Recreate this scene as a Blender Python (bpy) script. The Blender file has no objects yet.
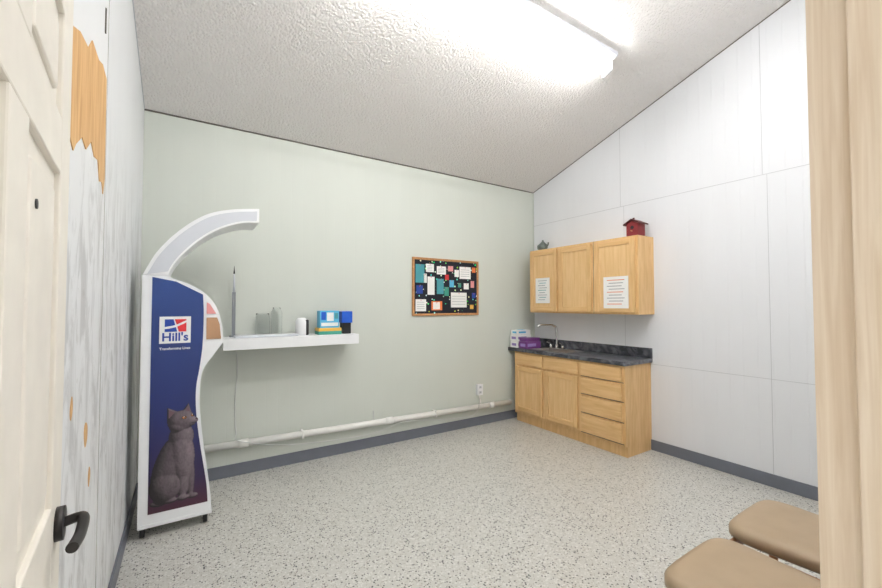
import bpy, bmesh, math, random
import numpy as np
from mathutils import Vector, Matrix
from mathutils.geometry import tessellate_polygon
random.seed(4)
sc = bpy.context.scene
try:
    sc.view_settings.view_transform = 'Standard'
    sc.view_settings.look = 'None'
except Exception: pass

# ---------------------------------------------------------------- materials
def lin(c):
    c = c/255.0
    return c/12.92 if c <= 0.04045 else ((c+0.055)/1.055)**2.4
def rgb(r, g, b): return (lin(r), lin(g), lin(b), 1)

def newmat(name):
    m = bpy.data.materials.new(name); m.use_nodes = True
    nt = m.node_tree
    return m, nt, nt.nodes["Principled BSDF"]
def basic(name, col, rough=0.5, metal=0.0, var=0.04, scale=12, bump=0.0, bscale=200):
    m, nt, b = newmat(name)
    b.inputs['Roughness'].default_value = rough
    b.inputs['Metallic'].default_value = metal
    tc = nt.nodes.new('ShaderNodeTexCoord')
    n = nt.nodes.new('ShaderNodeTexNoise'); n.inputs['Scale'].default_value = scale
    n.inputs['Detail'].default_value = 3
    nt.links.new(tc.outputs['Object'], n.inputs['Vector'])
    r = nt.nodes.new('ShaderNodeValToRGB')
    r.color_ramp.elements[0].position = 0.3; r.color_ramp.elements[1].position = 0.7
    r.color_ramp.elements[0].color = tuple([c*(1-var) for c in col[:3]]+[1])
    r.color_ramp.elements[1].color = tuple([min(1, c*(1+var)) for c in col[:3]]+[1])
    nt.links.new(n.outputs['Fac'], r.inputs['Fac'])
    nt.links.new(r.outputs['Color'], b.inputs['Base Color'])
    if bump > 0:
        n2 = nt.nodes.new('ShaderNodeTexNoise'); n2.inputs['Scale'].default_value = bscale
        nt.links.new(tc.outputs['Object'], n2.inputs['Vector'])
        bp = nt.nodes.new('ShaderNodeBump'); bp.inputs['Strength'].default_value = bump
        bp.inputs['Distance'].default_value = 0.004
        nt.links.new(n2.outputs['Fac'], bp.inputs['Height'])
        nt.links.new(bp.outputs['Normal'], b.inputs['Normal'])
    return m
def wood(name, c1, c2, stretch=(14, 14, 1.2), rough=0.4, scale=3.0):
    m, nt, b = newmat(name)
    b.inputs['Roughness'].default_value = rough
    tc = nt.nodes.new('ShaderNodeTexCoord')
    mp = nt.nodes.new('ShaderNodeMapping'); mp.inputs['Scale'].default_value = stretch
    nt.links.new(tc.outputs['Object'], mp.inputs['Vector'])
    n = nt.nodes.new('ShaderNodeTexNoise'); n.inputs['Scale'].default_value = scale
    n.inputs['Detail'].default_value = 6; n.inputs['Distortion'].default_value = 0.6
    nt.links.new(mp.outputs['Vector'], n.inputs['Vector'])
    r = nt.nodes.new('ShaderNodeValToRGB')
    r.color_ramp.elements[0].position = 0.3; r.color_ramp.elements[1].position = 0.7
    r.color_ramp.elements[0].color = c1; r.color_ramp.elements[1].color = c2
    nt.links.new(n.outputs['Fac'], r.inputs['Fac'])
    nt.links.new(r.outputs['Color'], b.inputs['Base Color'])
    return m
def emis(name, col, s):
    m, nt, b = newmat(name)
    b.inputs['Base Color'].default_value = col
    b.inputs['Emission Color'].default_value = col
    b.inputs['Emission Strength'].default_value = s
    return m
def wallmat(name, col, axis, groove=0.1, gstr=0.5, streak=0.0, streakcol=None, rough=0.5):
    """painted sheet panelling with fine vertical V grooves"""
    m, nt, b = newmat(name)
    b.inputs['Roughness'].default_value = rough
    N = nt.nodes.new; L = nt.links.new
    tc = N('ShaderNodeTexCoord'); sep = N('ShaderNodeSeparateXYZ')
    L(tc.outputs['Object'], sep.inputs[0])
    md = N('ShaderNodeMath'); md.operation = 'PINGPONG'; md.inputs[1].default_value = groove/2
    L(sep.outputs[axis], md.inputs[0])
    gt = N('ShaderNodeMapRange'); gt.inputs['From Min'].default_value = 0.0
    gt.inputs['From Max'].default_value = 0.0035
    L(md.outputs[0], gt.inputs['Value'])
    bp = N('ShaderNodeBump'); bp.inputs['Strength'].default_value = gstr
    bp.inputs['Distance'].default_value = 0.002
    L(gt.outputs[0], bp.inputs['Height'])
    L(bp.outputs['Normal'], b.inputs['Normal'])
    mp = N('ShaderNodeMapping'); mp.inputs['Scale'].default_value = (3, 3, 0.6)
    L(tc.outputs['Object'], mp.inputs['Vector'])
    n = N('ShaderNodeTexNoise'); n.inputs['Scale'].default_value = 1.5; n.inputs['Detail'].default_value = 5
    L(mp.outputs['Vector'], n.inputs['Vector'])
    r = N('ShaderNodeValToRGB')
    r.color_ramp.elements[0].position = 0.35; r.color_ramp.elements[1].position = 0.65
    r.color_ramp.elements[0].color = tuple([c*0.98 for c in col[:3]]+[1])
    r.color_ramp.elements[1].color = col
    L(n.outputs['Fac'], r.inputs['Fac'])
    out = r.outputs['Color']
    if streak > 0:
        def layer(out, sc3, nscale, lo, hi, amt, colr, zlo, zhi):
            mp2 = N('ShaderNodeMapping'); mp2.inputs['Scale'].default_value = sc3
            L(tc.outputs['Object'], mp2.inputs['Vector'])
            n2 = N('ShaderNodeTexNoise'); n2.inputs['Scale'].default_value = nscale
            n2.inputs['Detail'].default_value = 9; n2.inputs['Roughness'].default_value = 0.7
            n2.inputs['Distortion'].default_value = 0.8
            L(mp2.outputs['Vector'], n2.inputs['Vector'])
            mr = N('ShaderNodeMapRange'); mr.inputs['From Min'].default_value = lo
            mr.inputs['From Max'].default_value = hi; mr.inputs['To Max'].default_value = amt
            L(n2.outputs['Fac'], mr.inputs['Value'])
            hz_ = N('ShaderNodeMapRange'); hz_.inputs['From Min'].default_value = zhi
            hz_.inputs['From Max'].default_value = zlo; L(sep.outputs['Z'], hz_.inputs['Value'])
            mu_ = N('ShaderNodeMath'); mu_.operation = 'MULTIPLY'
            L(mr.outputs[0], mu_.inputs[0]); L(hz_.outputs[0], mu_.inputs[1])
            mx = N('ShaderNodeMix'); mx.data_type = 'RGBA'
            L(mu_.outputs[0], mx.inputs['Factor']); L(out, mx.inputs['A'])
            mx.inputs['B'].default_value = colr
            return mx.outputs['Result']
        out = layer(out, (6, 6, 1.6), 1.6, 0.47, 0.60, streak, streakcol, 1.6, 2.3)
        out = layer(out, (4, 4, 2.2), 2.6, 0.60, 0.66, 0.55, rgb(168, 164, 158), 1.3, 1.9)
        out = layer(out, (3, 3, 2.0), 4.3, 0.70, 0.72, 0.8, rgb(205, 168, 122), 1.5, 2.2)
    L(out, b.inputs['Base Color'])
    return m

M = {}
M['wall_back'] = wallmat('sage_paint', rgb(207, 212, 204), 'X', 0.1, 0.2)
M['wall_right'] = wallmat('white_panelling', rgb(231, 233, 237), 'Y', 0.1, 0.6)
M['wall_left'] = wallmat('worn_white_paint', rgb(234, 236, 238), 'Y', 0.4, 0.2, 0.85, rgb(192, 193, 194))
M['wall_front'] = basic('front_wall_paint', rgb(232, 232, 230), 0.6, bump=0.1)
M['trimgrey'] = basic('slate_vinyl', rgb(106, 110, 120), 0.45)
M['gap'] = basic('dark_gap', rgb(98, 92, 86), 0.8, var=0.3, scale=8)
M['gaplight'] = basic('light_gap', rgb(178, 176, 174), 0.8, var=0.1, scale=8)
M['seam'] = basic('seam_caulk', rgb(200, 202, 206), 0.6)
M['seamgreen'] = basic('seam_sage', rgb(198, 204, 197), 0.6)
M['maple'] = wood('maple', rgb(210, 168, 112), rgb(228, 191, 138), (12, 12, 1.2))
M['mapleh'] = wood('maple_horizontal', rgb(210, 168, 112), rgb(228, 191, 138), (12, 1.2, 12))
M['maplep'] = wood('maple_panel', rgb(216, 176, 120), rgb(232, 197, 146), (16, 16, 1.0))
M['jamb'] = wood('raw_jamb_wood', rgb(218, 198, 172), rgb(236, 221, 200), (40, 40, 1.5), 0.6)
M['patch'] = wood('bare_plywood', rgb(194, 146, 92), rgb(224, 184, 128), (20, 14, 1.2), 0.6)
M['chairwood'] = wood('chair_wood', rgb(120, 78, 46), rgb(156, 106, 66), (8, 8, 8), 0.35)
M['corkframe'] = wood('oak_frame', rgb(166, 116, 70), rgb(196, 146, 96), (20, 20, 20), 0.5)
M['tan'] = basic('tan_vinyl', rgb(158, 138, 112), 0.5, bump=0.15, bscale=400)
M['door'] = basic('cream_door_paint', rgb(236, 231, 221), 0.45)
M['bronze'] = basic('black_bronze', rgb(44, 41, 40), 0.4, 0.4)
M['chrome'] = basic('chrome', rgb(215, 215, 215), 0.18, 1.0)
M['steel'] = basic('stainless', rgb(190, 192, 194), 0.3, 1.0)
M['white'] = basic('white_laminate', rgb(238, 240, 242), 0.4, var=0.01)
M['greywhite'] = basic('grey_white', rgb(205, 209, 216), 0.4, var=0.02)
M['pvc'] = basic('pvc', rgb(238, 238, 234), 0.35, var=0.01)
M['black'] = basic('black_plastic', rgb(28, 28, 30), 0.45)
M['rubber'] = basic('rubber', rgb(50, 50, 52), 0.7)
M['grey'] = basic('grey_plastic', rgb(128, 132, 138), 0.45)
M['paper'] = basic('paper', rgb(240, 240, 238), 0.7, var=0.01)
M['ink'] = basic('ink', rgb(150, 152, 160), 0.7)
M['red'] = basic('red_print', rgb(206, 40, 44), 0.5)
M['blue'] = basic('blue_print', rgb(24, 62, 150), 0.5)
M['cyan'] = basic('cyan_print', rgb(90, 180, 218), 0.5)
M['royal'] = basic('royal_blue_box', rgb(20, 84, 190), 0.45)
M['green'] = basic('green_box', rgb(60, 150, 130), 0.5)
M['yellow'] = basic('yellow_print', rgb(228, 180, 80), 0.5)
M['purple'] = basic('purple_box', rgb(112, 60, 128), 0.5)
M['lilac'] = basic('lilac_print', rgb(150, 130, 190), 0.5)
M['teal'] = basic('teal_print', rgb(70, 150, 160), 0.5)
M['orange'] = basic('orange_print', rgb(226, 120, 60), 0.5)
M['pink'] = basic('pink_print', rgb(222, 150, 150), 0.5)
M['card'] = basic('cardboard', rgb(178, 140, 108), 0.8)
M['birdred'] = basic('barn_red', rgb(130, 40, 44), 0.6, var=0.15)
M['birdroof'] = basic('birdhouse_roof', rgb(84, 34, 38), 0.6)
M['ceram'] = basic('grey_green_ceramic', rgb(98, 108, 104), 0.35, var=0.35, scale=25)
M['cable'] = basic('cable_white', rgb(205, 207, 205), 0.5)
M['brush'] = basic('brass_hinge', rgb(190, 176, 150), 0.35, 0.8)
M['tube'] = emis('fluorescent_tube', (1.0, 0.985, 0.965, 1), 58)

m, nt, b = newmat('cat_print'); b.inputs['Roughness'].default_value = 0.4
at = nt.nodes.new('ShaderNodeAttribute'); at.attribute_name = 'print'
nt.links.new(at.outputs['Color'], b.inputs['Base Color'])
M['catprint'] = m

m, nt, b = newmat('clear_glass')
b.inputs['Base Color'].default_value = (0.98, 0.99, 0.99, 1); b.inputs['Roughness'].default_value = 0.02
b.inputs['Transmission Weight'].default_value = 1.0; b.inputs['IOR'].default_value = 1.12
M['glass'] = m

# popcorn ceiling
m, nt, b = newmat('popcorn_ceiling'); b.inputs['Roughness'].default_value = 0.9
N = nt.nodes.new; L = nt.links.new
tc = N('ShaderNodeTexCoord')
n = N('ShaderNodeTexNoise'); n.inputs['Scale'].default_value = 42; n.inputs['Detail'].default_value = 4
n.inputs['Roughness'].default_value = 0.65
L(tc.outputs['Object'], n.inputs['Vector'])
v = N('ShaderNodeTexVoronoi'); v.inputs['Scale'].default_value = 60
L(tc.outputs['Object'], v.inputs['Vector'])
sub = N('ShaderNodeMath'); sub.operation = 'SUBTRACT'
L(n.outputs['Fac'], sub.inputs[0]); L(v.outputs['Distance'], sub.inputs[1])
bp = N('ShaderNodeBump'); bp.inputs['Strength'].default_value = 0.85; bp.inputs['Distance'].default_value = 0.012
L(sub.outputs[0], bp.inputs['Height']); L(bp.outputs['Normal'], b.inputs['Normal'])
b.inputs['Base Color'].default_value = rgb(241, 238, 236)
M['ceiling'] = m

# epoxy chip floor
m, nt, b = newmat('chip_floor'); b.inputs['Roughness'].default_value = 0.28
N = nt.nodes.new; L = nt.links.new
tc = N('ShaderNodeTexCoord')
def chips(scale, dist, lo, prevsock, col, basecol=None):
    v = N('ShaderNodeTexVoronoi'); v.inputs['Scale'].default_value = scale
    L(tc.outputs['Object'], v.inputs['Vector'])
    sp = N('ShaderNodeSeparateColor'); L(v.outputs['Color'], sp.inputs[0])
    a = N('ShaderNodeMath'); a.operation = 'LESS_THAN'; a.inputs[1].default_value = lo
    L(sp.outputs[0], a.inputs[0])
    d = N('ShaderNodeMath'); d.operation = 'LESS_THAN'; d.inputs[1].default_value = dist
    L(v.outputs['Distance'], d.inputs[0])
    mu = N('ShaderNodeMath'); mu.operation = 'MULTIPLY'
    L(a.outputs[0], mu.inputs[0]); L(d.outputs[0], mu.inputs[1])
    mx = N('ShaderNodeMix'); mx.data_type = 'RGBA'
    L(mu.outputs[0], mx.inputs['Factor'])
    if prevsock is None: mx.inputs['A'].default_value = basecol
    else: L(prevsock, mx.inputs['A'])
    mx.inputs['B'].default_value = col
    return mx.outputs['Result']
s = chips(90, 0.55, 0.35, None, rgb(214, 213, 208), rgb(198, 197, 191))
s = chips(120, 0.5, 0.20, s, rgb(168, 164, 154))
s = chips(75, 0.38, 0.12, s, rgb(96, 96, 96))
s = chips(95, 0.42, 0.12, s, rgb(56, 58, 62))
L(s, b.inputs['Base Color'])
M['floor'] = m

# countertop
m, nt, b = newmat('dark_laminate'); b.inputs['Roughness'].default_value = 0.3
N = nt.nodes.new; L = nt.links.new
tc = N('ShaderNodeTexCoord'); n = N('ShaderNodeTexNoise'); n.inputs['Scale'].default_value = 9
n.inputs['Detail'].default_value = 8; n.inputs['Distortion'].default_value = 1.5
L(tc.outputs['Object'], n.inputs['Vector'])
r = N('ShaderNodeValToRGB'); r.color_ramp.elements[0].position = 0.42; r.color_ramp.elements[1].position = 0.66
r.color_ramp.elements[0].color = rgb(50, 52, 58); r.color_ramp.elements[1].color = rgb(108, 110, 118)
L(n.outputs['Fac'], r.inputs['Fac']); L(r.outputs['Color'], b.inputs['Base Color'])
M['counter'] = m

# printed blue poster gradient
m, nt, b = newmat('blue_poster_print'); b.inputs['Roughness'].default_value = 0.35
N = nt.nodes.new; L = nt.links.new
tc = N('ShaderNodeTexCoord'); sep = N('ShaderNodeSeparateXYZ'); L(tc.outputs['Object'], sep.inputs[0])
mr = N('ShaderNodeMapRange'); mr.inputs['From Min'].default_value = 0.15; mr.inputs['From Max'].default_value = 1.6
L(sep.outputs['Z'], mr.inputs['Value'])
r = N('ShaderNodeValToRGB')
r.color_ramp.elements[0].position = 0; r.color_ramp.elements[0].color = rgb(70, 34, 50)
r.color_ramp.elements[1].position = 1; r.color_ramp.elements[1].color = rgb(34, 64, 128)
e = r.color_ramp.elements.new(0.12); e.color = rgb(46, 32, 70)
e = r.color_ramp.elements.new(0.4); e.color = rgb(28, 40, 98)
L(mr.outputs[0], r.inputs['Fac']); L(r.outputs['Color'], b.inputs['Base Color'])
M['poster'] = m

# dotted felt
m, nt, b = newmat('dotted_felt'); b.inputs['Roughness'].default_value = 0.9
N = nt.nodes.new; L = nt.links.new
tc = N('ShaderNodeTexCoord'); v = N('ShaderNodeTexVoronoi'); v.inputs['Scale'].default_value = 26
v.inputs['Randomness'].default_value = 0.6
L(tc.outputs['Object'], v.inputs['Vector'])
d = N('ShaderNodeMath'); d.operation = 'LESS_THAN'; d.inputs[1].default_value = 0.26; L(v.outputs['Distance'], d.inputs[0])
mx = N('ShaderNodeMix'); mx.data_type = 'RGBA'; L(d.outputs[0], mx.inputs['Factor'])
mx.inputs['A'].default_value = rgb(26, 28, 38); L(v.outputs['Color'], mx.inputs['B'])
L(mx.outputs['Result'], b.inputs['Base Color'])
M['felt'] = m

# ---------------------------------------------------------------- geometry helpers
def link(ob, parent=None):
    sc.collection.objects.link(ob)
    if parent is not None: ob.parent = parent
    return ob
def group(name, loc=(0, 0, 0), rotz=0.0):
    e = bpy.data.objects.new(name, None); e.empty_display_size = 0.05
    e.location = loc; e.rotation_euler = (0, 0, rotz)
    sc.collection.objects.link(e); return e
def from_bm(name, bm, mat, parent=None, bevel=0.0, seg=2, smooth=False):
    bmesh.ops.recalc_face_normals(bm, faces=bm.faces)
    me = bpy.data.meshes.new(name); bm.to_mesh(me); bm.free()
    me.materials.append(M[mat])
    if smooth:
        for p in me.polygons: p.use_smooth = True
    ob = bpy.data.objects.new(name, me); link(ob, parent)
    if bevel > 0:
        md = ob.modifiers.new('bevel', 'BEVEL'); md.width = bevel; md.segments = seg; md.limit_method = 'ANGLE'
    return ob
def box(name, x0, x1, y0, y1, z0, z1, mat, parent=None, bevel=0.0, seg=2):
    bm = bmesh.new()
    bmesh.ops.create_cube(bm, size=1)
    for v in bm.verts:
        v.co = Vector((x0+(v.co.x+.5)*(x1-x0), y0+(v.co.y+.5)*(y1-y0), z0+(v.co.z+.5)*(z1-z0)))
    return from_bm(name, bm, mat, parent, bevel, seg)
def prism(name, pts, axis, a0, a1, mat, parent=None, bevel=0.0, smooth=False):
    q = []
    for p in pts:
        if not q or (abs(p[0]-q[-1][0])+abs(p[1]-q[-1][1])) > 1e-5: q.append((float(p[0]), float(p[1])))
    if abs(q[0][0]-q[-1][0])+abs(q[0][1]-q[-1][1]) < 1e-5: q.pop()
    pts = q
    bm = bmesh.new()
    def P(p, a):
        if axis == 'Y': return (p[0], a, p[1])
        if axis == 'X': return (a, p[0], p[1])
        return (p[0], p[1], a)
    A = [bm.verts.new(P(p, a0)) for p in pts]; B = [bm.verts.new(P(p, a1)) for p in pts]
    k = len(pts)
    for i in range(k):
        bm.faces.new((A[i], A[(i+1) % k], B[(i+1) % k], B[i]))
    for t in tessellate_polygon([[Vector((p[0], p[1], 0)) for p in pts]]):
        if len(set(t)) < 3: continue
        bm.faces.new([A[i] for i in t]); bm.faces.new([B[i] for i in t])
    return from_bm(name, bm, mat, parent, bevel)
def cyl(name, p0, p1, r0, mat, parent=None, r1=None, n=24):
    p0 = Vector(p0); p1 = Vector(p1); r1 = r0 if r1 is None else r1
    bm = bmesh.new(); L_ = (p1-p0).length
    bmesh.ops.create_cone(bm, cap_ends=True, segments=n, radius1=r0, radius2=max(r1, 1e-4), depth=L_)
    q = (p1-p0).to_track_quat('Z', 'Y').to_matrix().to_4x4()
    bmesh.ops.transform(bm, matrix=Matrix.Translation((p0+p1)/2) @ q, verts=bm.verts)
    ob = from_bm(name, bm, mat, parent)
    for p in ob.data.polygons: p.use_smooth = len(p.vertices) == 4
    return ob
def catmull(pts, n=8, closed=False):
    pts = [Vector(p) for p in pts]; out = []; k = len(pts)
    rng = range(k) if closed else range(k-1)
    for i in rng:
        if closed: a, b_, c, d_ = pts[i-1], pts[i], pts[(i+1) % k], pts[(i+2) % k]
        else: a, b_, c, d_ = pts[max(i-1, 0)], pts[i], pts[i+1], pts[min(i+2, k-1)]
        for j in range(n):
            t = j/n
            out.append(0.5*((2*b_)+(-a+c)*t+(2*a-5*b_+4*c-d_)*t*t+(-a+3*b_-3*c+d_)*t**3))
    if not closed: out.append(pts[-1])
    return out
def tube(name, pts, r, mat, parent=None, smooth=True, n=8):
    cu = bpy.data.curves.new(name, 'CURVE'); cu.dimensions = '3D'; cu.bevel_depth = r; cu.bevel_resolution = 4
    cu.use_fill_caps = True
    P = catmull(pts, n) if smooth else [Vector(p) for p in pts]
    sp = cu.splines.new('POLY'); sp.points.add(len(P)-1)
    for i, p in enumerate(P): sp.points[i].co = (p.x, p.y, p.z, 1)
    cu.materials.append(M[mat])
    ob = bpy.data.objects.new(name, cu); return link(ob, parent)
def lathe(name, prof, loc, mat, parent=None, n=32):
    bm = bmesh.new(); rings = []
    for r, z in prof:
        rings.append([bm.verts.new((loc[0]+r*math.cos(2*math.pi*i/n), loc[1]+r*math.sin(2*math.pi*i/n), loc[2]+z)) for i in range(n)])
    for a, b_ in zip(rings[:-1], rings[1:]):
        for i in range(n): bm.faces.new((a[i], a[(i+1) % n], b_[(i+1) % n], b_[i]))
    bm.faces.new(rings[0]); bm.faces.new(rings[-1])
    return from_bm(name, bm, mat, parent, smooth=True)
def sm2(pts, n=6, closed=True):
    return [(v.x, v.y) for v in catmull([(p[0], p[1], 0) for p in pts], n, closed)]
def text(name, body, loc, size, mat, parent, rot=(math.pi/2, 0, 0), bold=0.0):
    cu = bpy.data.curves.new(name, 'FONT'); cu.body = body; cu.size = size; cu.extrude = 0.0006
    cu.offset = bold; cu.align_x = 'CENTER'; cu.align_y = 'CENTER'
    cu.materials.append(M[mat])
    ob = bpy.data.objects.new(name, cu); ob.location = loc; ob.rotation_euler = rot
    return link(ob, parent)

# ---------------------------------------------------------------- room shell
XL, XR, YF, YB = -0.285, 3.87, 0.19, 3.73
H0, SL = 2.91, 0.317
def ch(y): return H0+SL*(YB-y)
prism('floor', [(XL-0.12, -1.6), (XR+0.12, -1.6), (XR+0.12, YB+0.12), (XL-0.12, YB+0.12)], 'Z', -0.1, 0, 'floor')
box('wall_back', XL-0.12, XR+0.12, YB, YB+0.12, 0, H0, 'wall_back')
prism('wall_right', [(YF-0.12, 0), (YB, 0), (YB, ch(YB)), (YF-0.12, ch(YF-0.12))], 'X', XR, XR+0.12, 'wall_right')
prism('wall_left', [(YF-0.12, 0), (YB, 0), (YB, ch(YB)), (YF-0.12, ch(YF-0.12))], 'X', XL-0.12, XL, 'wall_left')
prism('ceiling', [(YF-0.12, ch(YF-0.12)), (YB+0.12, ch(YB+0.12)), (YB+0.12, ch(YB+0.12)+0.1), (YF-0.12, ch(YF-0.12)+0.1)], 'X', XL-0.12, XR+0.12, 'ceiling')
g = group('wall_front')
DX0, DX1, DH = -0.15, 0.762, 2.06
box('left_part', XL, DX0-0.02, YF-0.12, YF, 0, ch(YF), 'wall_front', g)
box('right_part', DX1+0.02, XR, YF-0.12, YF, 0, ch(YF), 'wall_front', g)
box('header_part', DX0-0.02, DX1+0.02, YF-0.12, YF, DH+0.02, ch(YF), 'wall_front', g)
g = group('trim_1')   # door jamb
box('jamb_strike_side', DX1, DX1+0.02, YF-0.125, YF-0.001, 0, DH, 'jamb', g)
box('jamb_hinge_side', DX0-0.02, DX0, YF-0.125, YF-0.001, 0, DH, 'jamb', g)
box('jamb_head', DX0-0.02, DX1+0.02, YF-0.125, YF-0.001, DH, DH+0.02, 'jamb', g)
box('stop_strike_side', DX1-0.012, DX1, YF-0.125, YF-0.045, 0, DH, 'jamb', g, 0.002)
box('stop_head', DX0, DX1, YF-0.125, YF-0.045, DH-0.012, DH, 'jamb', g, 0.002)
box('strike_plate', DX1-0.0015, DX1+0.001, YF-0.038, YF-0.012, 0.93, 0.99, 'brush', g)
g = group('trim_2')   # dark junction line at ceiling
box('back_line', XL, XR, YB-0.008, YB, H0-0.008, H0+0.002, 'gap', g)
prism('right_line', [(YF, ch(YF)-0.006), (YB, ch(YB)-0.006), (YB, ch(YB)), (YF, ch(YF))], 'X', XR-0.006, XR, 'gap', g)
prism('left_line', [(YF, ch(YF)-0.006), (YB, ch(YB)-0.006), (YB, ch(YB)), (YF, ch(YF))], 'X', XL, XL+0.005, 'seam', g)
box('baseboard_back', XL+0.012, XR-0.012, YB-0.012, YB, 0, 0.1, 'trimgrey', None, 0.003)
box('baseboard_right', XR-0.012, XR, YF, YB-0.012, 0, 0.1, 'trimgrey', None, 0.003)
box('baseboard_left', XL, XL+0.012, YF, YB-0.012, 0, 0.1, 'trimgrey', None, 0.003)
box('baseboard_front', DX1+0.03, XR-0.012, YF, YF+0.012, 0, 0.1, 'trimgrey', None, 0.003)
g = group('trim_3')   # panel seams on right wall
box('seam_low', XR-0.002, XR, YF, YB, 0.834, 0.838, 'seam', g)
box('seam_high', XR-0.002, XR, YF, YB, 2.458, 2.463, 'seam', g)
for i, y in enumerate((1.216, 2.44)):
    box('seam_v', XR-0.002, XR, y-0.002, y+0.002, 0.1, 2.457, 'seam', g)
for y in (1.245, 2.476):
    box('seam_v_top', XR-0.002, XR, y-0.002, y+0.002, 2.464, ch(y)-0.008, 'seam', g)
box('corner_bead', XR-0.012, XR, YB-0.012, YB, 0.95, H0-0.01, 'seamgreen', g)
g = group('trim_4')   # left wall: exposed plywood patches + seams
prism('bare_patch', [(1.50, 1.90), (1.50, 2.215), (1.60, 2.255), (1.72, 2.27), (1.78, 2.33), (1.90, 2.325), (1.98, 2.35), (2.07, 2.335), (2.078, 1.93),
      (2.05, 1.86), (2.02, 1.90), (1.97, 1.89), (1.93, 1.96), (1.86, 1.95), (1.80, 1.985), (1.72, 1.93), (1.66, 1.95), (1.58, 1.90), (1.55, 1.87)], 'X', XL, XL+0.003, 'patch', g)
prism('bare_spot', sm2([(1.81, 0.98), (1.83, 1.01), (1.86, 0.99), (1.86, 0.95), (1.83, 0.925)], 3), 'X', XL, XL+0.002, 'patch', g)
prism('bare_spot', sm2([(1.40, 0.93), (1.43, 0.99), (1.46, 0.97), (1.46, 0.91), (1.42, 0.88)], 3), 'X', XL, XL+0.002, 'patch', g)
prism('bare_spot', sm2([(1.90, 0.80), (1.915, 0.83), (1.93, 0.80), (1.91, 0.76)], 3), 'X', XL, XL+0.002, 'patch', g)
prism('bare_spot', sm2([(1.60, 1.10), (1.62, 1.14), (1.63, 1.10), (1.61, 1.07)], 3), 'X', XL, XL+0.002, 'patch', g)
box('seam_left', XL, XL+0.002, 2.10, 2.103, 0.1, ch(2.1)-0.01, 'gaplight', g)
box('nail_slot', XL, XL+0.004, 2.02, 2.03, 2.50, 2.60, 'gap', g)

# ---------------------------------------------------------------- door
W, T, HD = 0.86, 0.035, 2.03
d = group('door_1', (-0.125, 0.213, 0.012), math.radians(95))
st = 0.11; mu = 0.10; pw = (W-2*st-mu)/2
rails = [(0, 0.24), (0.86, 1.05), (1.64, 1.74), (1.93, HD)]
box('stile_hinge', 0, st, 0, T, 0, HD, 'door', d, 0.003)
box('stile_lock', W-st, W, 0, T, 0, HD, 'door', d, 0.003)
for a, b_ in rails: box('rail', st-0.001, W-st+0.001, 0.0003, T-0.0003, a, b_, 'door', d, 0.003)
for (a, b_), (c, e) in zip(rails[:-1], rails[1:]):
    box('mullion', st+pw, st+pw+mu, 0.0003, T-0.0003, b_-0.001, c+0.001, 'door', d, 0.003)
    for x0 in (st, st+pw+mu):
        box('panel', x0-0.002, x0+pw+0.002, 0.009, T-0.009, b_-0.002, c+0.002, 'door', d)
        box('panel_raise', x0+0.035, x0+pw-0.035, 0.003, T-0.003, b_+0.035, c-0.035, 'door', d, 0.006, 3)
hz = 1.0; hx = W-0.06
cyl('lever_rose', (hx, 0, hz), (hx, -0.012, hz), 0.03, 'bronze', d)
tube('lever_arm', [(hx, -0.008, hz), (hx, -0.030, hz+0.004), (hx-0.012, -0.039, hz+0.004), (hx-0.06, -0.038, hz-0.004), (hx-0.11, -0.032, hz-0.002)], 0.009, 'bronze', d)
cyl('peep_hole', (W-0.31, 0.004, 1.545), (W-0.31, 0.001, 1.545), 0.007, 'black', d)
box('latch_plate', W-0.001, W+0.001, 0.006, T-0.006, hz-0.03, hz+0.03, 'brush', d)
for z in (0.25, 1.0, 1.8): cyl('hinge', (-0.006, 0.0, z-0.05), (-0.006, 0.0, z+0.05), 0.006, 'brush', d)

# ---------------------------------------------------------------- ceiling light fixture, plus an added unseen one for fill
def strip(FY, x0, x1, tubes):
    g = group('fluorescent_light_fixture')  # name shared by the visible fixture and the added fill one
    ya, yb = FY-0.095, FY+0.05
    prism('housing', [(ya, ch(ya)-0.002), (yb, ch(yb)-0.002), (yb, ch(yb)-0.032), (ya, ch(ya)-0.032)], 'X', x0, x1, 'greywhite', g, 0.004)
    for x in (x0+0.01, x1-0.01):
        prism('lamp_holder', [(ya+0.05, ch(ya)-0.04), (yb-0.005, ch(yb)-0.03), (yb-0.005, ch(yb)-0.115), (ya+0.05, ch(ya)-0.13)], 'X', x-0.01, x+0.01, 'white', g, 0.003)
    for yy in tubes:
        z = ch(FY+yy)-0.095
        cyl('tube_lamp', (x0+0.025, FY+yy, z), (x1-0.025, FY+yy, z), 0.017, 'tube', g)
strip(1.985, 0.50, 2.95, (0.012,))
strip(0.75, 0.50, 2.95, (-0.03, 0.03))  # added fixture outside the view, evens out the room light

# ---------------------------------------------------------------- upper cabinets
def cab_door(parent, x, y0, y1, z0, z1, fr=0.055, drawer=False, nm='door_leaf'):
    t = 0.019
    if drawer:
        box(nm, x-t, x, y0, y1, z0, z1, 'mapleh', parent, 0.004)
        box(nm+'_field', x-t-0.002, x-t+0.001, y0+0.018, y1-0.018, z0+0.018, z1-0.018, 'mapleh', parent, 0.002)
        return
    box(nm+'_stile', x-t, x, y0, y0+fr, z0, z1, 'maple', parent, 0.003)
    box(nm+'_stile', x-t, x, y1-fr, y1, z0, z1, 'maple', parent, 0.003)
    box(nm+'_rail', x-t+0.0003, x, y0+fr, y1-fr, z0, z0+fr, 'mapleh', parent, 0.003)
    box(nm+'_rail', x-t+0.0003, x, y0+fr, y1-fr, z1-fr, z1, 'mapleh', parent, 0.003)
    box(nm+'_panel', x-t+0.010, x, y0+fr-0.002, y1-fr+0.002, z0+fr-0.002, z1-fr+0.002, 'maplep', parent)
g = group('wall_cabinet')
UX, U0, U1 = 3.60, 1.325, 2.085
box('carcass', UX, XR, 2.13, 3.53, U0, U1, 'maple', g, 0.002)
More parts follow.
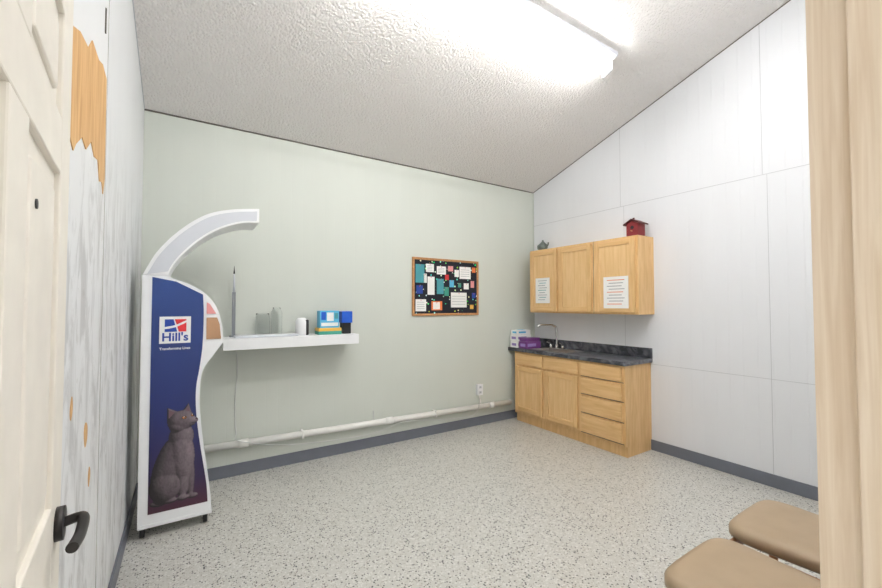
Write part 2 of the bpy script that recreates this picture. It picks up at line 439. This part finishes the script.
for y0, y1 in ((3.10, 3.515), (2.64, 3.075), (2.155, 2.60)):
    cab_door(g, UX-0.0005, y0, y1, U0+0.02, U1-0.02)
box('center_stile_reveal', UX-0.001, UX, 2.618, 2.622, U0, U1, 'gap', g)
def note(parent, x, y0, y1, z0, z1, cols):
    box('notice_paper', x-0.0015, x, y0, y1, z0, z1, 'paper', parent)
    h = (z1-z0); k = 9
    for i in range(k):
        zz = z1-h*(0.1+0.85*i/k)
        box('notice_line', x-0.0022, x-0.0014, y0+0.04+(i % 3)*0.015, y1-0.04-(i % 2)*0.02, zz-h*0.022, zz, cols[i % len(cols)], parent)
note(g, UX-0.0195, 3.20, 3.42, 1.44, 1.74, ['ink', 'teal', 'ink'])
note(g, UX-0.0195, 2.22, 2.49, 1.385, 1.70, ['orange', 'ink', 'ink', 'ink'])

# ---------------------------------------------------------------- base cabinet
g = group('base_cabinet')
BX, B0, B1 = 3.435, 2.175, 3.635
CT = 0.892
box('carcass', BX, XR, B0, B1, 0.10, CT-0.04, 'maple', g, 0.002)
box('toe_kick', BX+0.03, XR, B0+0.002, B1-0.002, 0, 0.10, 'maple', g)
for y0, y1 in ((3.18, 3.615), (2.70, 3.14)):
    cab_door(g, BX-0.0005, y0, y1, 0.70, 0.83, drawer=True, nm='drawer_front')
    cab_door(g, BX-0.0005, y0, y1, 0.14, 0.675)
zz = [(0.70, 0.83), (0.52, 0.675), (0.33, 0.495), (0.13, 0.305)]
for a, b_ in zz:
    cab_door(g, BX-0.0005, 2.205, 2.65, a, b_, drawer=True, nm='drawer_front')
    box('drawer_gap', BX-0.001, BX, 2.19, 2.665, a-0.012, a-0.006, 'gap', g)
SX0, SX1, SY0, SY1 = 3.49, 3.74, 2.90, 3.36
Cx0, Cy0, Cy1 = 3.405, 2.155, YB-0.002
box('counter_near', Cx0, XR, Cy0, SY0, CT-0.04, CT, 'counter', g, 0.004)
box('counter_far', Cx0, XR, SY1, Cy1, CT-0.04, CT, 'counter', g, 0.004)
box('counter_front', Cx0, SX0, SY0-0.005, SY1+0.005, CT-0.0398, CT-0.0002, 'counter', g, 0.003)
box('counter_rear', SX1, XR, SY0-0.005, SY1+0.005, CT-0.0398, CT-0.0002, 'counter', g)
box('backsplash', XR-0.02, XR, Cy0, Cy1, CT, CT+0.10, 'counter', g, 0.003)
g = group('kitchen_sink')
r_ = 0.015
for a in ((SX0-r_, SX1+r_+0.05, SY0-r_, SY0+0.004), (SX0-r_, SX1+r_+0.05, SY1-0.004, SY1+r_), (SX0-r_, SX0+0.004, SY0, SY1), (SX1-0.004, SX1+r_+0.05, SY0, SY1)):
    box('rim', a[0], a[1], a[2], a[3], CT, CT+0.005, 'steel', g, 0.002)
box('basin_floor', SX0+0.002, SX1-0.002, SY0+0.002, SY1-0.002, CT-0.17, CT-0.165, 'steel', g)
for a in ((SX0+.001, SX0+.004, SY0+.001, SY1-.001), (SX1-.004, SX1-.001, SY0+.001, SY1-.001), (SX0+.001, SX1-.001, SY0+.001, SY0+.004), (SX0+.001, SX1-.001, SY1-.004, SY1-.001)):
    box('basin_side', a[0], a[1], a[2], a[3], CT-0.17, CT+0.002, 'steel', g)
g = group('sink_faucet')
fx, fy = 3.775, 3.27
cyl('base', (fx, fy, CT+0.005), (fx, fy, CT+0.05), 0.024, 'chrome', g, 0.018)
tube('spout', [(fx, fy, CT+0.04), (fx, fy, CT+0.23), (fx-0.03, fy+0.02, CT+0.275), (fx-0.10, fy+0.06, CT+0.285), (fx-0.18, fy+0.10, CT+0.285), (fx-0.20, fy+0.11, CT+0.265)], 0.012, 'chrome', g)
cyl('lever_base', (fx, fy-0.09, CT+0.005), (fx, fy-0.09, CT+0.045), 0.018, 'chrome', g)
cyl('lever_base', (fx, fy+0.09, CT+0.005), (fx, fy+0.09, CT+0.045), 0.018, 'chrome', g)
tube('lever', [(fx, fy-0.09, CT+0.05), (fx-0.06, fy-0.10, CT+0.075)], 0.007, 'chrome', g, False)
tube('lever', [(fx, fy+0.09, CT+0.05), (fx-0.06, fy+0.10, CT+0.075)], 0.007, 'chrome', g, False)
box('deck_plate', fx-0.025, fx+0.025, fy-0.12, fy+0.12, CT+0.0045, CT+0.009, 'chrome', g, 0.002)

# glove boxes
def glove(x0, x1, y0, y1, z0, z1, main, band):
    g = group('glove_box')
    box('carton', x0, x1, y0, y1, z0, z1, main, g, 0.002)
    box('side_label', x0-0.001, x0+0.001, y0+0.02, y1-0.03, z0+(z1-z0)*0.3, z0+(z1-z0)*0.7, band, g)
    box('end_label', x0+0.02, x1-0.08, y0-0.001, y0+0.001, z0+(z1-z0)*0.3, z0+(z1-z0)*0.7, band, g)
    e = sm2([(x0+(x1-x0)*(.5+.28*math.cos(t)), y0+(y1-y0)*(.5+.28*math.sin(t))) for t in [i*math.pi/4 for i in range(8)]])
    prism('top_opening', e, 'Z', z1-0.0005, z1+0.001, band, g)
glove(3.42, 3.66, 3.42, 3.55, CT+0.001, CT+0.085, 'purple', 'lilac')
glove(3.425, 3.65, 3.425, 3.545, CT+0.088, CT+0.128, 'purple', 'purple')
glove(3.42, 3.66, 3.575, 3.70, CT+0.001, CT+0.078, 'paper', 'lilac')
glove(3.42, 3.66, 3.58, 3.705, CT+0.081, CT+0.158, 'paper', 'lilac')
glove(3.43, 3.65, 3.58, 3.70, CT+0.161, CT+0.215, 'paper', 'cyan')

# ---------------------------------------------------------------- birdhouse, teapot on cabinet
g = group('birdhouse')
bx, by, bz = 3.74, 2.235, U1
box('floor_board', bx-0.075, bx+0.075, by-0.075, by+0.075, bz, bz+0.012, 'birdroof', g, 0.002)
prism('body', [(by-0.06, bz+0.012), (by+0.06, bz+0.012), (by+0.06, bz+0.13), (by, bz+0.160), (by-0.06, bz+0.13)], 'X', bx-0.06, bx+0.06, 'birdred', g)
prism('roof', [(by-0.085, bz+0.122), (by, bz+0.166), (by+0.085, bz+0.122), (by+0.085, bz+0.134), (by, bz+0.180), (by-0.085, bz+0.134)], 'X', bx-0.080, bx+0.080, 'birdroof', g, 0.001)
cyl('chimney', (bx, by+0.02, bz+0.16), (bx, by+0.02, bz+0.20), 0.010, 'birdroof', g)
cyl('entry_hole', (bx-0.062, by, bz+0.095), (bx-0.05, by, bz+0.095), 0.018, 'black', g)
cyl('perch', (bx-0.085, by, bz+0.06), (bx-0.055, by, bz+0.06), 0.004, 'corkframe', g)
g = group('teapot')
tx, ty, tz = 3.72, 3.43, U1
lathe('pot', [(0.03, 0), (0.05, 0.015), (0.06, 0.05), (0.05, 0.085), (0.03, 0.10), (0.028, 0.105), (0.012, 0.12), (0.010, 0.135), (0.004, 0.14)], (tx, ty, tz), 'ceram', g)
tube('spout', [(tx-0.0, ty-0.05, tz+0.04), (tx-0.0, ty-0.08, tz+0.065), (tx, ty-0.09, tz+0.10)], 0.009, 'ceram', g)
tube('handle', [(tx, ty+0.045, tz+0.08), (tx, ty+0.08, tz+0.08), (tx, ty+0.08, tz+0.035), (tx, ty+0.05, tz+0.03)], 0.006, 'ceram', g)

# ---------------------------------------------------------------- bulletin board
g = group('bulletin_board')
x0, x1, z0, z1 = 2.035, 2.93, 1.30, 1.935
box('felt', x0+0.01, x1-0.01, YB-0.012, YB, z0+0.01, z1-0.01, 'felt', g)
fw = 0.025
box('frame_bottom', x0, x1, YB-0.02, YB, z0, z0+fw, 'corkframe', g, 0.003)
box('frame_top', x0, x1, YB-0.02, YB, z1-fw, z1, 'corkframe', g, 0.003)
box('frame_left', x0, x0+fw, YB-0.0198, YB, z0+fw, z1-fw, 'corkframe', g, 0.003)
box('frame_right', x1-fw, x1, YB-0.0198, YB, z0+fw, z1-fw, 'corkframe', g, 0.003)
P = [(0.04, 0.36, 0.11, 0.20, 'teal'), (0.05, 0.24, 0.08, 0.09, 'blue'), (0.17, 0.48, 0.10, 0.09, 'paper'), (0.19, 0.23, 0.09, 0.20, 'paper'),
     (0.31, 0.46, 0.12, 0.09, 'paper'), (0.31, 0.24, 0.09, 0.17, 'teal'), (0.24, 0.06, 0.14, 0.10, 'orange'), (0.26, 0.07, 0.09, 0.08, 'paper'),
     (0.04, 0.05, 0.13, 0.13, 'paper'), (0.46, 0.50, 0.07, 0.06, 'pink'), (0.48, 0.32, 0.06, 0.08, 'cyan'), (0.50, 0.09, 0.22, 0.17, 'paper'),
     (0.62, 0.42, 0.16, 0.14, 'paper'), (0.55, 0.44, 0.06, 0.08, 'paper'), (0.77, 0.07, 0.05, 0.05, 'yellow'), (0.78, 0.32, 0.05, 0.08, 'pink'), (0.60, 0.32, 0.04, 0.05, 'green'),
     (0.42, 0.40, 0.05, 0.06, 'red'), (0.80, 0.20, 0.05, 0.06, 'blue'), (0.41, 0.22, 0.06, 0.10, 'green'), (0.68, 0.30, 0.07, 0.07, 'paper'), (0.14, 0.36, 0.04, 0.10, 'paper'), (0.80, 0.50, 0.05, 0.06, 'orange')]
for i, (a, c, w, h, mt) in enumerate(P):
    a += x0; c += z0; yy = YB-0.012-0.0008*(i % 3+1)
    box('pinned_paper', a, a+w, yy-0.0006, YB-0.0118, c, c+h, mt, g)
    if mt == 'paper' and w > 0.09:
        for k in range(4):
            box('print_line', a+0.015, a+w-0.02, yy-0.0011, yy-0.0005, c+h*(0.2+0.18*k), c+h*(0.2+0.18*k)+0.004, 'ink', g)
    cyl('pin', (a+w/2, yy-0.006, c+h-0.01), (a+w/2, yy, c+h-0.01), 0.004, 'red', g, n=10)

# ---------------------------------------------------------------- outlet, pipe, cable
g = group('electrical_outlet')
box('back_box', 2.90, 2.97, YB-0.035, YB, 0.36, 0.48, 'white', g, 0.004)
box('cover', 2.895, 2.975, YB-0.04, YB-0.034, 0.355, 0.485, 'white', g, 0.002)
for z in (0.39, 0.45):
    box('socket', 2.918, 2.952, YB-0.042, YB-0.039, z-0.015, z+0.015, 'greywhite', g, 0.002)
    for dx in (-0.007, 0.007): box('slot', 2.935+dx-0.0015, 2.935+dx+0.0015, YB-0.0428, YB-0.0415, z-0.006, z+0.006, 'black', g)
g = group('drain_pipe')
py = YB-0.048
def pz(x): return 0.275-(x-0.13)*0.017
cyl('pipe', (XL+0.015, py, pz(XL)), (3.40, py, pz(3.40)), 0.029, 'pvc', g)
for x in (0.42, 1.75, 3.1):
    cyl('coupling', (x-0.04, py, pz(x-0.04)), (x+0.04, py, pz(x+0.04)), 0.034, 'pvc', g)
for x in (0.9, 2.3):
    box('strap', x-0.01, x+0.01, py-0.033, YB-0.001, pz(x)-0.034, pz(x)+0.034, 'pvc', g, 0.004)
tube('riser', [(2.935, py, pz(2.935)), (2.935, YB-0.03, 0.31), (2.935, YB-0.02, 0.36)], 0.009, 'pvc', g)
g = group('power_cable')
tube('cable', [(0.36, YB-0.006, 1.06), (0.375, YB-0.006, 0.9), (0.36, YB-0.006, 0.6), (0.37, YB-0.01, 0.36), (0.40, YB-0.09, 0.30), (0.8, YB-0.09, 0.20), (1.5, YB-0.09, 0.16), (1.9, YB-0.09, 0.22), (2.4, YB-0.09, 0.17), (2.8, YB-0.09, 0.16), (2.92, YB-0.055, 0.33)], 0.004, 'cable', g)
tube('cable_vertical', [(1.60, YB-0.005, 0.28), (1.60, YB-0.005, 0.36)], 0.005, 'cable', g, False)

# ---------------------------------------------------------------- wall shelf and its things
g = group('wall_shelf')
SZ = 1.155
box('shelf_board', 0.245, 1.325, 3.42, YB, SZ-0.022, SZ, 'white', g, 0.002)
box('front_apron', 0.245, 1.325, 3.42, 3.438, SZ-0.085, SZ-0.021, 'white', g, 0.002)
box('side_apron', 1.307, 1.325, 3.437, YB, SZ-0.085, SZ-0.021, 'white', g, 0.002)
box('side_apron', 0.245, 0.263, 3.437, YB, SZ-0.085, SZ-0.021, 'white', g, 0.002)
g = group('measuring_rod')
rx, ry = 0.335, 3.66
box('foot', rx-0.03, rx+0.03, ry-0.03, ry+0.03, SZ, SZ+0.012, 'grey', g, 0.003)
box('lower_column', rx-0.013, rx+0.013, ry-0.012, ry+0.012, SZ+0.012, SZ+0.37, 'grey', g, 0.003)
cyl('upper_column', (rx, ry, SZ+0.37), (rx, ry, SZ+0.52), 0.010, 'greywhite', g, 0.006)
cyl('tip', (rx, ry, SZ+0.52), (rx, ry, SZ+0.585), 0.006, 'black', g, 0.001)
g = group('scale_tray')
box('platform', 0.33, 0.81, 3.48, 3.60, SZ, SZ+0.018, 'greywhite', g, 0.005)
box('top_plate', 0.345, 0.795, 3.49, 3.59, SZ+0.018, SZ+0.022, 'steel', g, 0.002)
g = group('glass_jar')
ax, ay = 0.555, 3.665
lathe('jar', [(0.050, 0), (0.056, 0.006), (0.058, 0.05), (0.058, 0.15), (0.052, 0.17), (0.052, 0.19), (0.051, 0.19), (0.051, 0.17), (0.057, 0.15), (0.057, 0.05), (0.055, 0.008), (0.048, 0.003)], (ax, ay, SZ), 'glass', g)
g = group('glass_jar')
lathe('jar', [(0.040, 0), (0.044, 0.006), (0.044, 0.20), (0.030, 0.225), (0.030, 0.24), (0.029, 0.24), (0.029, 0.225), (0.043, 0.20), (0.043, 0.008), (0.038, 0.003)], (ax+0.115, ay+0.01, SZ), 'glass', g)
g = group('desk_dispenser')
dx, dy = 0.855, 3.57
lathe('body', [(0.045, 0), (0.05, 0.01), (0.05, 0.12), (0.042, 0.14), (0.03, 0.15)], (dx, dy, SZ), 'white', g)
box('black_front', dx+0.012, dx+0.056, dy-0.04, dy+0.02, SZ, SZ+0.135, 'black', g, 0.012, 3)
g = group('product_box')
box('lower_carton', 0.985, 1.19, 3.50, 3.62, SZ, SZ+0.03, 'green', g, 0.002)
box('lower_carton_b', 0.985, 1.19, 3.50, 3.62, SZ+0.031, SZ+0.058, 'yellow', g, 0.002)
g = group('medicine_box')
box('carton', 1.0, 1.17, 3.51, 3.61, SZ+0.059, SZ+0.212, 'cyan', g, 0.002)
box('label', 1.01, 1.16, 3.5085, 3.511, SZ+0.075, SZ+0.105, 'paper', g)
box('label_blue', 1.01, 1.05, 3.5085, 3.511, SZ+0.13, SZ+0.20, 'royal', g)
box('label_white', 1.06, 1.12, 3.5085, 3.511, SZ+0.12, SZ+0.195, 'paper', g)
box('label_teal', 1.13, 1.16, 3.5085, 3.511, SZ+0.14, SZ+0.19, 'teal', g)
g = group('tissue_box')
box('carton', 1.20, 1.30, 3.52, 3.62, SZ+0.10, SZ+0.205, 'royal', g, 0.003)
box('base', 1.21, 1.29, 3.53, 3.61, SZ, SZ+0.10, 'black', g, 0.003)

# ---------------------------------------------------------------- promotional display stand
g = group('advertising_display_stand')
YA, YC = 3.0, 3.32
XS = -0.222
right = [(0.160, 0.09), (0.155, 0.2), (0.118, 0.48), (0.092, 0.72), (0.088, 0.88), (0.104, 1.00), (0.16, 1.09), (0.215, 1.17)]
rs = sm2([(p[0], p[1]) for p in right], 6, False)
upper = sm2([(0.215, 1.21), (0.20, 1.32), (0.165, 1.42), (0.10, 1.50), (0.01, 1.555), (-0.07, 1.585)], 5, False)
prof = [(XS, 0.092)] + rs + upper + [(-0.09, 1.60), (XS, 1.60)]
prism('cabinet_body', prof, 'Y', YA, YC, 'white', g)
box('base_plinth', XS, 0.165, YA-0.004, YC+0.004, 0.07, 0.0915, 'white', g, 0.003)
bl = sm2([(0.140, 0.15), (0.130, 0.28), (0.094, 0.52), (0.070, 0.72), (0.066, 0.88), (0.084, 1.02), (0.098, 1.16), (0.102, 1.35), (0.096, 1.485)], 6, False)
prism('poster', [(-0.172, 0.15)]+bl+[(-0.05, 1.565), (-0.172, 1.59)], 'Y', YA-0.003, YA+0.001, 'poster', g)
prism('cardboard_pocket', [(0.118, 1.195), (0.203, 1.195), (0.193, 1.29), (0.178, 1.335), (0.118, 1.335)], 'Y', YA-0.006, YA+0.001, 'card', g)
prism('leaflet', [(0.118, 1.36), (0.172, 1.36), (0.135, 1.425), (0.118, 1.435)], 'Y', YA-0.005, YA+0.001, 'pink', g)
outer = sm2([(XS, 1.601), (-0.195, 1.66), (-0.14, 1.765), (-0.03, 1.90), (0.107, 2.01), (0.25, 2.062), (0.425, 2.09)], 6, False)
inner = sm2([(0.425, 1.99), (0.311, 1.975), (0.175, 1.915), (0.06, 1.825), (-0.035, 1.714), (-0.078, 1.64), (-0.09, 1.601)], 6, False)
prism('arch', outer+inner, 'Y', YA, YC, 'white', g, 0.003)
inset_o = [(a[0]+0.013, a[1]-0.018) for a in outer[3:]]
inset_i = [(a[0]-0.006, a[1]+0.012) for a in inner[:-3]]
prism('arch_inset', [(min(p[0], 0.41), p[1]) for p in inset_o+inset_i], 'Y', YA-0.002, YA+0.001, 'greywhite', g)
# logo
LX, LZ, LW = -0.050, 1.27, 0.082
box('logo_plate', LX-LW, LX+LW, YA-0.005, YA-0.002, LZ-0.092, LZ+0.075, 'paper', g)
ly = YA-0.0065
prism('logo_blue', [(LX-0.055, LZ-0.02), (LX-0.055, LZ+0.058), (LX-0.01, LZ+0.058), (LX+0.0, LZ+0.02), (LX+0.01, LZ-0.02)], 'Y', ly, YA-0.0045, 'blue', g)
prism('logo_red', [(LX-0.004, LZ+0.058), (LX+0.058, LZ+0.058), (LX+0.058, LZ-0.02), (LX+0.018, LZ-0.02), (LX+0.008, LZ+0.02)], 'Y', ly, YA-0.0045, 'red', g)
prism('logo_swoosh', sm2([(LX-0.055, LZ+0.01), (LX, LZ+0.022), (LX+0.058, LZ+0.05), (LX+0.058, LZ+0.038), (LX, LZ+0.008), (LX-0.055, LZ-0.002)], 4), 'Y', ly-0.0008, YA-0.0045, 'paper', g)
text('brand_word', "Hill's", (LX, YA-0.006, LZ-0.055), 0.072, 'blue', g, bold=0.0016)
text('tagline', "Transforming Lives", (LX, YA-0.004, LZ-0.125), 0.021, 'paper', g, bold=0.0004)

# printed cat photo: a flat print whose ink is computed per vertex (fur-shaded seated cat)
def cat_print(parent):
    step = 0.002
    gx = np.arange(-0.170, 0.10, step); gz = np.arange(0.165, 0.85, step)
    X, Z = np.meshgrid(gx, gz)
    rs_ = np.random.RandomState(7)
    def vnoise(cx, cz):
        gw = rs_.rand(int((gz[-1]-gz[0])/cz)+4, int((gx[-1]-gx[0])/cx)+4)
        u = (X-gx[0])/cx; v_ = (Z-gz[0])/cz
        i = u.astype(int); j = v_.astype(int); fu = u-i; fv = v_-j
        return (gw[j, i]*(1-fu)*(1-fv)+gw[j, i+1]*fu*(1-fv)+gw[j+1, i]*(1-fu)*fv+gw[j+1, i+1]*fu*fv)
    fur = 0.35*vnoise(0.005, 0.012)+0.2*vnoise(0.003, 0.006)+0.45*vnoise(0.02, 0.03)
    edge = (vnoise(0.004, 0.004)-0.5)*0.08
    H = np.full(X.shape, -1.0); A = np.zeros(X.shape); T = np.zeros(X.shape)
    E = [(-0.120, 0.205, 0.045, 0.020, 0, 0.00, 0.9),
         (-0.072, 0.410, 0.080, 0.205, -14, 0.00, 0.62),
         (-0.088, 0.295, 0.082, 0.100, 0, 0.02, 0.72),
         (-0.004, 0.470, 0.070, 0.170, 2, 0.02, 1.05),
         (-0.008, 0.590, 0.068, 0.085, 0, 0.01, 0.95),
         (0.002, 0.325, 0.030, 0.135, 0, 0.035, 1.05),
         (0.044, 0.330, 0.024, 0.135, 0, 0.02, 0.80),
         (0.004, 0.212, 0.034, 0.020, 0, 0.045, 1.15),
         (0.056, 0.212, 0.032, 0.019, 0, 0.035, 1.05),
         (-0.062, 0.208, 0.040, 0.018, 0, 0.045, 1.0),
         (-0.010, 0.690, 0.074, 0.066, 14, 0.035, 0.90),
         (-0.026, 0.660, 0.048, 0.040, 10, 0.055, 1.0),
         (0.034, 0.685, 0.040, 0.038, 20, 0.052, 1.05),
         (0.056, 0.682, 0.026, 0.021, 22, 0.068, 1.45),
         (0.044, 0.662, 0.022, 0.014, 15, 0.060, 1.30)]
    for cx, cz, rx, rz, ro, off, tone in E:
        t = math.radians(ro); dx_ = X-cx; dz_ = Z-cz
        u = (dx_*math.cos(t)+dz_*math.sin(t))/rx; v_ = (-dx_*math.sin(t)+dz_*math.cos(t))/rz
        e = u*u+v_*v_+edge
        h = np.where(e < 1, np.sqrt(np.clip(1-e, 0, 1))*min(rx, rz)+off, -1)
        better = h > H
        H = np.where(better, h, H); T = np.where(better, tone, T); A = np.where(e < 1, 1, A)
    def tri(p, q, r, off, tone):
        nonlocal H, T, A
        def s(a, b_): return (b_[0]-a[0])*(Z-a[1])-(b_[1]-a[1])*(X-a[0])
        s1, s2, s3 = s(p, q), s(q, r), s(r, p)
        ins = ((s1 >= 0) & (s2 >= 0) & (s3 >= 0)) | ((s1 <= 0) & (s2 <= 0) & (s3 <= 0))
        H = np.where(ins, np.maximum(H, off), H); T = np.where(ins, tone, T); A = np.where(ins, 1, A)
        return ins
    tri((-0.084, 0.685), (-0.084, 0.782), (-0.022, 0.748), 0.05, 0.8)
    tri((-0.006, 0.752), (0.028, 0.800), (0.048, 0.728), 0.05, 0.8)
    i1 = tri((-0.074, 0.712), (-0.074, 0.765), (-0.044, 0.748), 0.05, 1.0)
    i2 = tri((0.010, 0.750), (0.027, 0.782), (0.036, 0.740), 0.05, 1.0)
    Hs = np.where(H < -0.5, 0, H)
    for _ in range(8):
        Hs = (Hs+np.roll(Hs, 1, 0)+np.roll(Hs, -1, 0)+np.roll(Hs, 1, 1)+np.roll(Hs, -1, 1))/5
        T = np.where(A > 0, (T+np.roll(T, 1, 0)+np.roll(T, -1, 0)+np.roll(T, 1, 1)+np.roll(T, -1, 1))/5, T)
    gzv, gxv = np.gradient(Hs, step)
    nrm = np.sqrt(gxv**2+gzv**2+1)
    lam = np.clip((-gxv*0.6-gzv*0.5+0.6)/nrm, 0, 1)     # artwork lit from the upper right
    val = (0.14+1.15*lam)*T*(0.55+0.85*fur)
    base = np.array([lin(112), lin(100), lin(106)])
    C = val[..., None]*base
    for ins in (i1, i2): C[ins] = np.array([lin(104), lin(78), lin(86)])
    def blob(cx, cz, rx, rz, col, k=1.0):
        e = ((X-cx)/rx)**2+((Z-cz)/rz)**2
        w_ = np.clip((1.25-e)*3, 0, 1)[..., None]*k
        C[:] = C*(1-w_)+np.array([lin(c) for c in col])*w_
    for ex, ez, ew in ((0.006, 0.708, 0.010), (0.050, 0.718, 0.006)):
        blob(ex, ez, ew+0.003, 0.0095, (24, 20, 28))
        blob(ex, ez, ew, 0.007, (190, 124, 54))
        blob(ex+0.003, ez+0.001, 0.0032, 0.0065, (14, 12, 16))
        blob(ex-0.001, ez+0.004, 0.0015, 0.0015, (240, 240, 240))
    blob(0.074, 0.692, 0.008, 0.006, (70, 46, 54))
    blob(0.058, 0.670, 0.016, 0.002, (40, 34, 46), 0.7)
    nz, nx = X.shape
    idx = -np.ones(X.shape, int); vs = []; cols = []
    for j in range(nz):
        for i in range(nx):
            if A[j, i] > 0:
                idx[j, i] = len(vs); vs.append((float(X[j, i]), YA-0.0045, float(Z[j, i]))); cols.append(C[j, i])
    fs = []
    for j in range(nz-1):
        for i in range(nx-1):
            q = (idx[j, i], idx[j, i+1], idx[j+1, i+1], idx[j+1, i])
            if min(q) >= 0: fs.append(tuple(int(k) for k in q))
    me = bpy.data.meshes.new('cat_picture'); me.from_pydata(vs, [], fs)
    ca = me.color_attributes.new('print', 'FLOAT_COLOR', 'POINT')
    arr = np.ones((len(vs), 4), dtype=np.float32); arr[:, :3] = np.clip(np.array(cols), 0, 1)
    ca.data.foreach_set('color', arr.ravel())
    me.materials.append(M['catprint'])
    ob = bpy.data.objects.new('cat_picture', me); link(ob, parent)
cat_print(g)
for cx, cy in ((-0.20, YA+0.05), (0.13, YA+0.05), (-0.20, YC-0.05), (0.13, YC-0.05)):
    cyl('caster_stem', (cx, cy, 0.045), (cx, cy, 0.072), 0.008, 'grey', g)
    box('caster_fork', cx-0.014, cx+0.014, cy-0.016, cy+0.016, 0.044, 0.066, 'grey', g, 0.003)
    cyl('caster_wheel', (cx-0.012, cy, 0.0285), (cx+0.012, cy, 0.0285), 0.0282, 'rubber', g)

# ---------------------------------------------------------------- chairs
def cushion(name, w, dpt, h, mat, parent, loc, taper=0.04):
    bm = bmesh.new(); n = 48; rings = []
    def outline(s):
        o = []
        for i in range(n):
            t = 2*math.pi*i/n; c, s_ = math.cos(t), math.sin(t)
            px = math.copysign(abs(c)**0.38, c); pyy = math.copysign(abs(s_)**0.38, s_)
            ww = w/2-(taper*(1-pyy)/2)
            o.append((px*(ww-s), pyy*(dpt/2-s)))
        return o
    for ins, z in ((0.012, 0), (0.0, 0.012), (0.0, h*0.6), (0.010, h*0.82), (0.03, h*0.94), (0.09, h*0.99), (0.16, h)):
        rings.append([bm.verts.new((loc[0]+p[0], loc[1]+p[1], loc[2]+z)) for p in outline(ins)])
    for a, b_ in zip(rings[:-1], rings[1:]):
        for i in range(n): bm.faces.new((a[i], a[(i+1) % n], b_[(i+1) % n], b_[i]))
    bm.faces.new(rings[0]); bm.faces.new(rings[-1])
    return from_bm(name, bm, mat, parent, smooth=True)
def chair(x0, yfront, rot=0):
    g = group('guest_chair', (x0, yfront, 0), rot)
    w, dp = 0.48, 0.47
    cushion('seat', w, dp, 0.065, 'tan', g, (0, -dp/2, 0.428))
    for s in (-1, 1):
        xx = s*(w/2+0.008)
        tube('side_rail', [(xx, -0.04, 0.390), (xx*1.01, -0.2, 0.415), (xx*1.01, -0.34, 0.415), (xx*0.9, -0.45, 0.41)], 0.018, 'chairwood', g)
        tube('front_leg', [(xx, -0.04, 0.395), (xx*1.01, -0.03, 0.2), (xx*1.02, -0.02, 0.012)], 0.018, 'chairwood', g)
        tube('back_leg', [(xx*0.98, -0.52, 0.012), (xx*0.95, -0.48, 0.25), (xx*0.9, -0.455, 0.42), (xx*0.88, -0.49, 0.65), (xx*0.86, -0.53, 0.84)], 0.017, 'chairwood', g)
    box('front_rail', -w/2+0.0, w/2-0.0, -0.05, -0.03, 0.385, 0.426, 'chairwood', g, 0.004)
    box('rear_rail', -w/2+0.03, w/2-0.03, -0.46, -0.44, 0.385, 0.426, 'chairwood', g, 0.004)
    bk = cushion('backrest', w-0.08, 0.30, 0.05, 'tan', g, (0, 0, 0), 0.02)
    bk.rotation_euler = (math.radians(-82), math.pi, 0)
    bk.location = (0, -0.50, 0.70)
chair(1.625, 0.785)
chair(2.175, 0.80)

# ---------------------------------------------------------------- world + camera
w = bpy.data.worlds.new('world'); sc.world = w; w.use_nodes = True
w.node_tree.nodes['Background'].inputs[0].default_value = (1.0, 0.98, 0.95, 1)
w.node_tree.nodes['Background'].inputs[1].default_value = 1.2

cam = bpy.data.cameras.new('camera'); cam.sensor_width = 36; cam.lens = 16.16; cam.clip_start = 0.02
co = bpy.data.objects.new('camera', cam); sc.collection.objects.link(co)
co.location = (0, 0, 1.417)
co.rotation_euler = (math.radians(91.6), 0, math.radians(-32.85))
sc.camera = co
